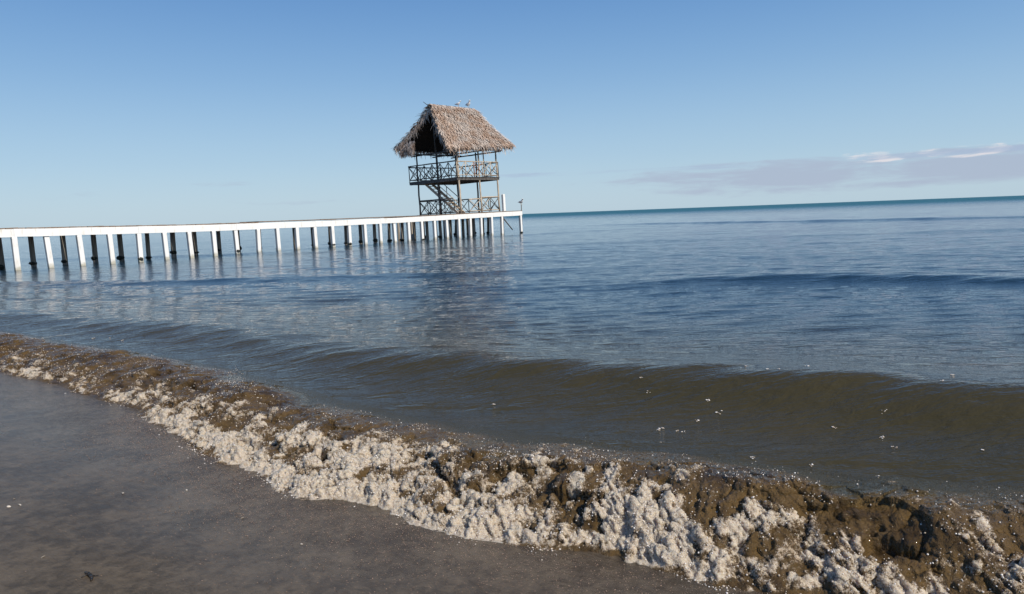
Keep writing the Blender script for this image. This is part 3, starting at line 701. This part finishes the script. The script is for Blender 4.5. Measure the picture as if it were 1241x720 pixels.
# thatch fringe hanging along the four gable edges and the eaves, and bundles over the ridge
rows = []
for a, b, n_, k_ in ((RL, FL, n1, 520), (RL, BL, n2, 520), (RR_, FR, n1, 300), (RR_, BR, n2, 300), (FL, FR, n1, 620), (BL, BR, n2, 420)):
    for i in range(k_):
        t = random.random(); p_ = a*(1-t)+b*t-n_*.16*math.sin(math.pi*t)*(0 if abs(a.z-b.z) < .5 else 1)-n_*random.uniform(-.05, .16)
        e = (b-a).normalized(); dd = (Vector((random.gauss(0, .3), random.gauss(0, .3), -1))+e*random.uniform(0, .6)).normalized()
        rows.append((p_, dd, e, random.uniform(.12, .42)*(1+.9*(random.random() < .15)), random.uniform(.02, .07), Vector((0, 0, 0))))
for i in range(700):
    t = random.uniform(-.03, 1.02); p_ = RL*(1-t)+RR_*t+Vector((0, 0, random.uniform(.0, .14))); s_ = random.choice((-1, 1))
    rows.append((p_, Vector((random.gauss(0, .25), s_*.75, -.55)).normalized(), Vector((1, 0, 0)), random.uniform(.3, .7), random.uniform(.03, .07), Vector((0, 0, 0))))
# skirt of fronds closing the foot of the far half of the gable
for i in range(900):
    t = random.random()**.8; y = hy+.80-t*1.5; zt = ZE-.15+random.random()*max(.1, (1-y/(hy+.95))*(ZR-ZE-.25)+.1)*(1-.5*t)
    rows.append((Vector((-hx-.75+random.uniform(-.2, .1), y, zt+.25)), Vector((random.gauss(-.15, .2), random.gauss(.15, .3), -1)).normalized(), Vector((0, 1, 0)), random.uniform(.2, .5), random.uniform(.03, .07), Vector((0, 0, 0))))
strips('thatch_fringe', rows, None, M['thatch'])
baro('ridge_pole', RL+Vector((-.30, 0, .02)), RR_+Vector((.2, 0, -.05)), .055, D, roof, .05, 8, .01)
baro('crossed_pole', RL+Vector((-.22, -.25, -.25)), RL+Vector((-.32, .42, .30)), .03, D, roof, .02, 6)
for k_ in range(7):
    t = k_/6
    for e0, e1 in ((FL, FR), (BL, BR)):
        a = (RL*(1-t)+RR_*t)-Vector((0, 0, .30)); b = (e0*(1-t)+e1*t)-Vector((0, 0, .24)); baro('rafter', a, b, .04, D, roof, .035, 6)
for y in (-hy, hy): baro('wall_plate', (-hx-.7, y, EV-.22), (hx+.7, y, EV-.20), .06, D, roof, .055, 8, .01)
for x in (-hx, .1, hx): baro('tie_beam', (x, -hy-.5, EV-.33), (x, hy+.5, EV-.33), .055, D, roof, .05, 8, .01)
baro('king_post', (-hx, 0, EV-.3), (-hx, 0, ZR-.3), .05, D, roof, .045, 8)

# ------------------------------------------------------------------ things on the pier end
bp_ = P0+av*(END-2.15)+pv*.0; o = boxo('mooring_post', (.26, .20, 1.35), (0, 0, .675), M['white'], None, .02); o.location = (bp_.x, bp_.y, dz(27)+.055); o.rotation_euler = (0, R(-2), PZ0)
tag(o, 'thick white painted post standing on the deck beside the tower right corner', 'post')
pp = P0+av*(END+.20)+pv*(.05); pole = baro('perch_pole', (0, 0, -1.2), (0, 0, 2.35), .045, M['darkwood'], None, .035, 8, .01); pole.location = (pp.x, pp.y, 0)
tag(pole, 'thin dark pole at the outer end of the pier with a gull on top', 'pole')

# gulls: a lofted body with head and tail, beak, wing, two legs
def loft(secs, n=12):
    bm = bmesh.new(); rings = []
    for x, z_, ry, rz_ in secs: rings.append([bm.verts.new((x, ry*math.cos(6.2832*j/n), z_+rz_*math.sin(6.2832*j/n))) for j in range(n)])
    for a, b in zip(rings, rings[1:]):
        for j in range(n): bm.faces.new((a[j], a[(j+1) % n], b[(j+1) % n], b[j])).smooth = True
    bm.faces.new(rings[0]); bm.faces.new(rings[-1][::-1]); bmesh.ops.recalc_face_normals(bm, faces=bm.faces); return bm
def gull(loc, rz, scale, label, copy_of=None):
    if copy_of:
        g = copy_of.copy(); COL.objects.link(g)
        for ch in copy_of.children: c2 = ch.copy(); COL.objects.link(c2); c2.parent = g
    else:
        g = empty('gull')
        obj('body', loft([(-.26, .13, .012, .008), (-.20, .135, .04, .015), (-.12, .145, .06, .045), (-.02, .165, .078, .075), (.06, .19, .076, .08), (.11, .235, .055, .062), (.135, .28, .040, .045), (.15, .315, .045, .044), (.175, .335, .042, .040), (.205, .335, .026, .026), (.22, .33, .010, .012)]), M['gull'], g)
        obj('beak', loft([(.213, .33, .011, .012), (.245, .327, .009, .010), (.268, .316, .003, .004)], 8), M['beak'], g)
        for s_ in (-1, 1):
            w = loft([(-.30, .15, .006, .006), (-.2, .165, .014, .022), (-.08, .18, .018, .042), (.03, .195, .018, .045), (.08, .2, .008, .02)], 10)
            for v in w.verts: v.co.y += s_*(.062+.02*(v.co.x+.1))
            obj('wing', w, M['gullgrey'], g)
            bm = bmesh.new(); bar_bm(bm, (.0, s_*.03, 0), (.01, s_*.035, .12), .006, .009, 6); bar_bm(bm, (-.01, s_*.03, .004), (.05, s_*.035, .006), .010, .006, 6); obj('leg', bm, M['beak'], g)
    g.location = loc; g.rotation_euler = (0, 0, rz); g.scale = (scale,)*3; tag(g, label, 'gull', 'gulls perched on the pier and the tower'); return g
g0 = gull((pp.x, pp.y, 2.35), R(-60), 1.4, 'white gull perched on the dark pole at the outer end of the pier')
bpy.context.view_layer.update()
def ridge_at(t): return tower.matrix_world @ (RL*(1-t)+RR_*t+Vector((0, 0, .16)))
gull(ridge_at(.86), R(-60), 1.5, 'bright white gull near the right end of the thatched roof ridge', g0)
gull(ridge_at(.62), R(-30), 1.15, 'smaller fainter gull left of the other one on the roof ridge', g0)

# ------------------------------------------------------------------ shell bits and a strip of weed on the sand
def shell_at(x, y, s_, label):
    bm = bmesh.new(); n = 9; ctr = bm.verts.new((0, 0, .30)); K = 3; prev = None; rng_ = []
    for k_ in range(1, K+1):
        ring = []
        for j in range(n):
            an = -1.35+2.7*j/(n-1); rr = k_/K*(1+.05*(j % 2)); ring.append(bm.verts.new((rr*math.cos(an), rr*math.sin(an)*1.05, .30*(1-(k_/K)**2)+.02)))
        if prev is None:
            for j in range(n-1): bm.faces.new((ctr, ring[j], ring[j+1]))
        else:
            for j in range(n-1): bm.faces.new((prev[j], ring[j], ring[j+1], prev[j+1]))
        prev = ring
    ex = bmesh.ops.extrude_face_region(bm, geom=list(bm.faces)); 
    for v in ex['geom']:
        if isinstance(v, bmesh.types.BMVert): v.co.z -= .12
    bmesh.ops.recalc_face_normals(bm, faces=bm.faces)
    o = obj('shell_fragment', bm, M['shell'], None); o.scale = (s_*.8,)*3; o.rotation_euler = (random.uniform(-.3, .3), random.uniform(-.3, .3), random.uniform(0, 6))
    zz = float(sand_z(np.array([x]), np.array([y]))[0]); o.location = (x, y, zz+.001); tag(o, label, 'shell', 'pale shell bits on the wet sand')
for x, y, s_, lb in ((-2.87, 3.70, .016, 'pinkish shell bit at the left edge of the sand, left one of a touching pair'),
    (-2.83, 3.715, .015, 'pinkish shell bit, right one of the touching pair near the left edge of the sand'),
    (-2.93, 3.82, .010, 'small grey white shell bit just beyond the pinkish pair on the sand'),
    (-2.36, 3.91, .016, 'pale orange shell bit alone on the grey shining sand at the left'),
    (-2.0, 3.97, .011, 'tiny white shell bit nearest the froth on the left sand'),
    (-2.27, 3.09, .012, 'white shell bit left of the strip of dark weed'),
    (-1.5, 3.54, .012, 'bright white shell bit on sand right of the pale orange one, below the froth'),
    (-1.08, 3.21, .009, 'small cream shell bit lying alone on the lower middle sand')):
    shell_at(x, y, s_, lb)
bm = bmesh.new(); wx_, wy_ = -1.93, 2.90
pts = [(-.045, .035), (-.02, .02), (0, 0), (.02, -.022), (.03, -.045)]
for (a, b), (c2, d2), r_, r2_ in zip(pts, pts[1:], (.004, .008, .009, .006), (.008, .009, .006, .003)): bar_bm(bm, (a, b, .003), (c2, d2, .003), r_, r2_, 7)
bar_bm(bm, (-.02, .02, .003), (-.035, -.01, .002), .005, .002, 6); bar_bm(bm, (0, 0, .003), (.035, .004, .002), .004, .0015, 6)
o = obj('seaweed', bm, M['weed'], None); o.location = (wx_, wy_, float(sand_z(np.array([wx_]), np.array([wy_]))[0])+.002)
tag(o, 'short dark strip of seaweed lying on the brown sand at the lower left', 'seaweed')
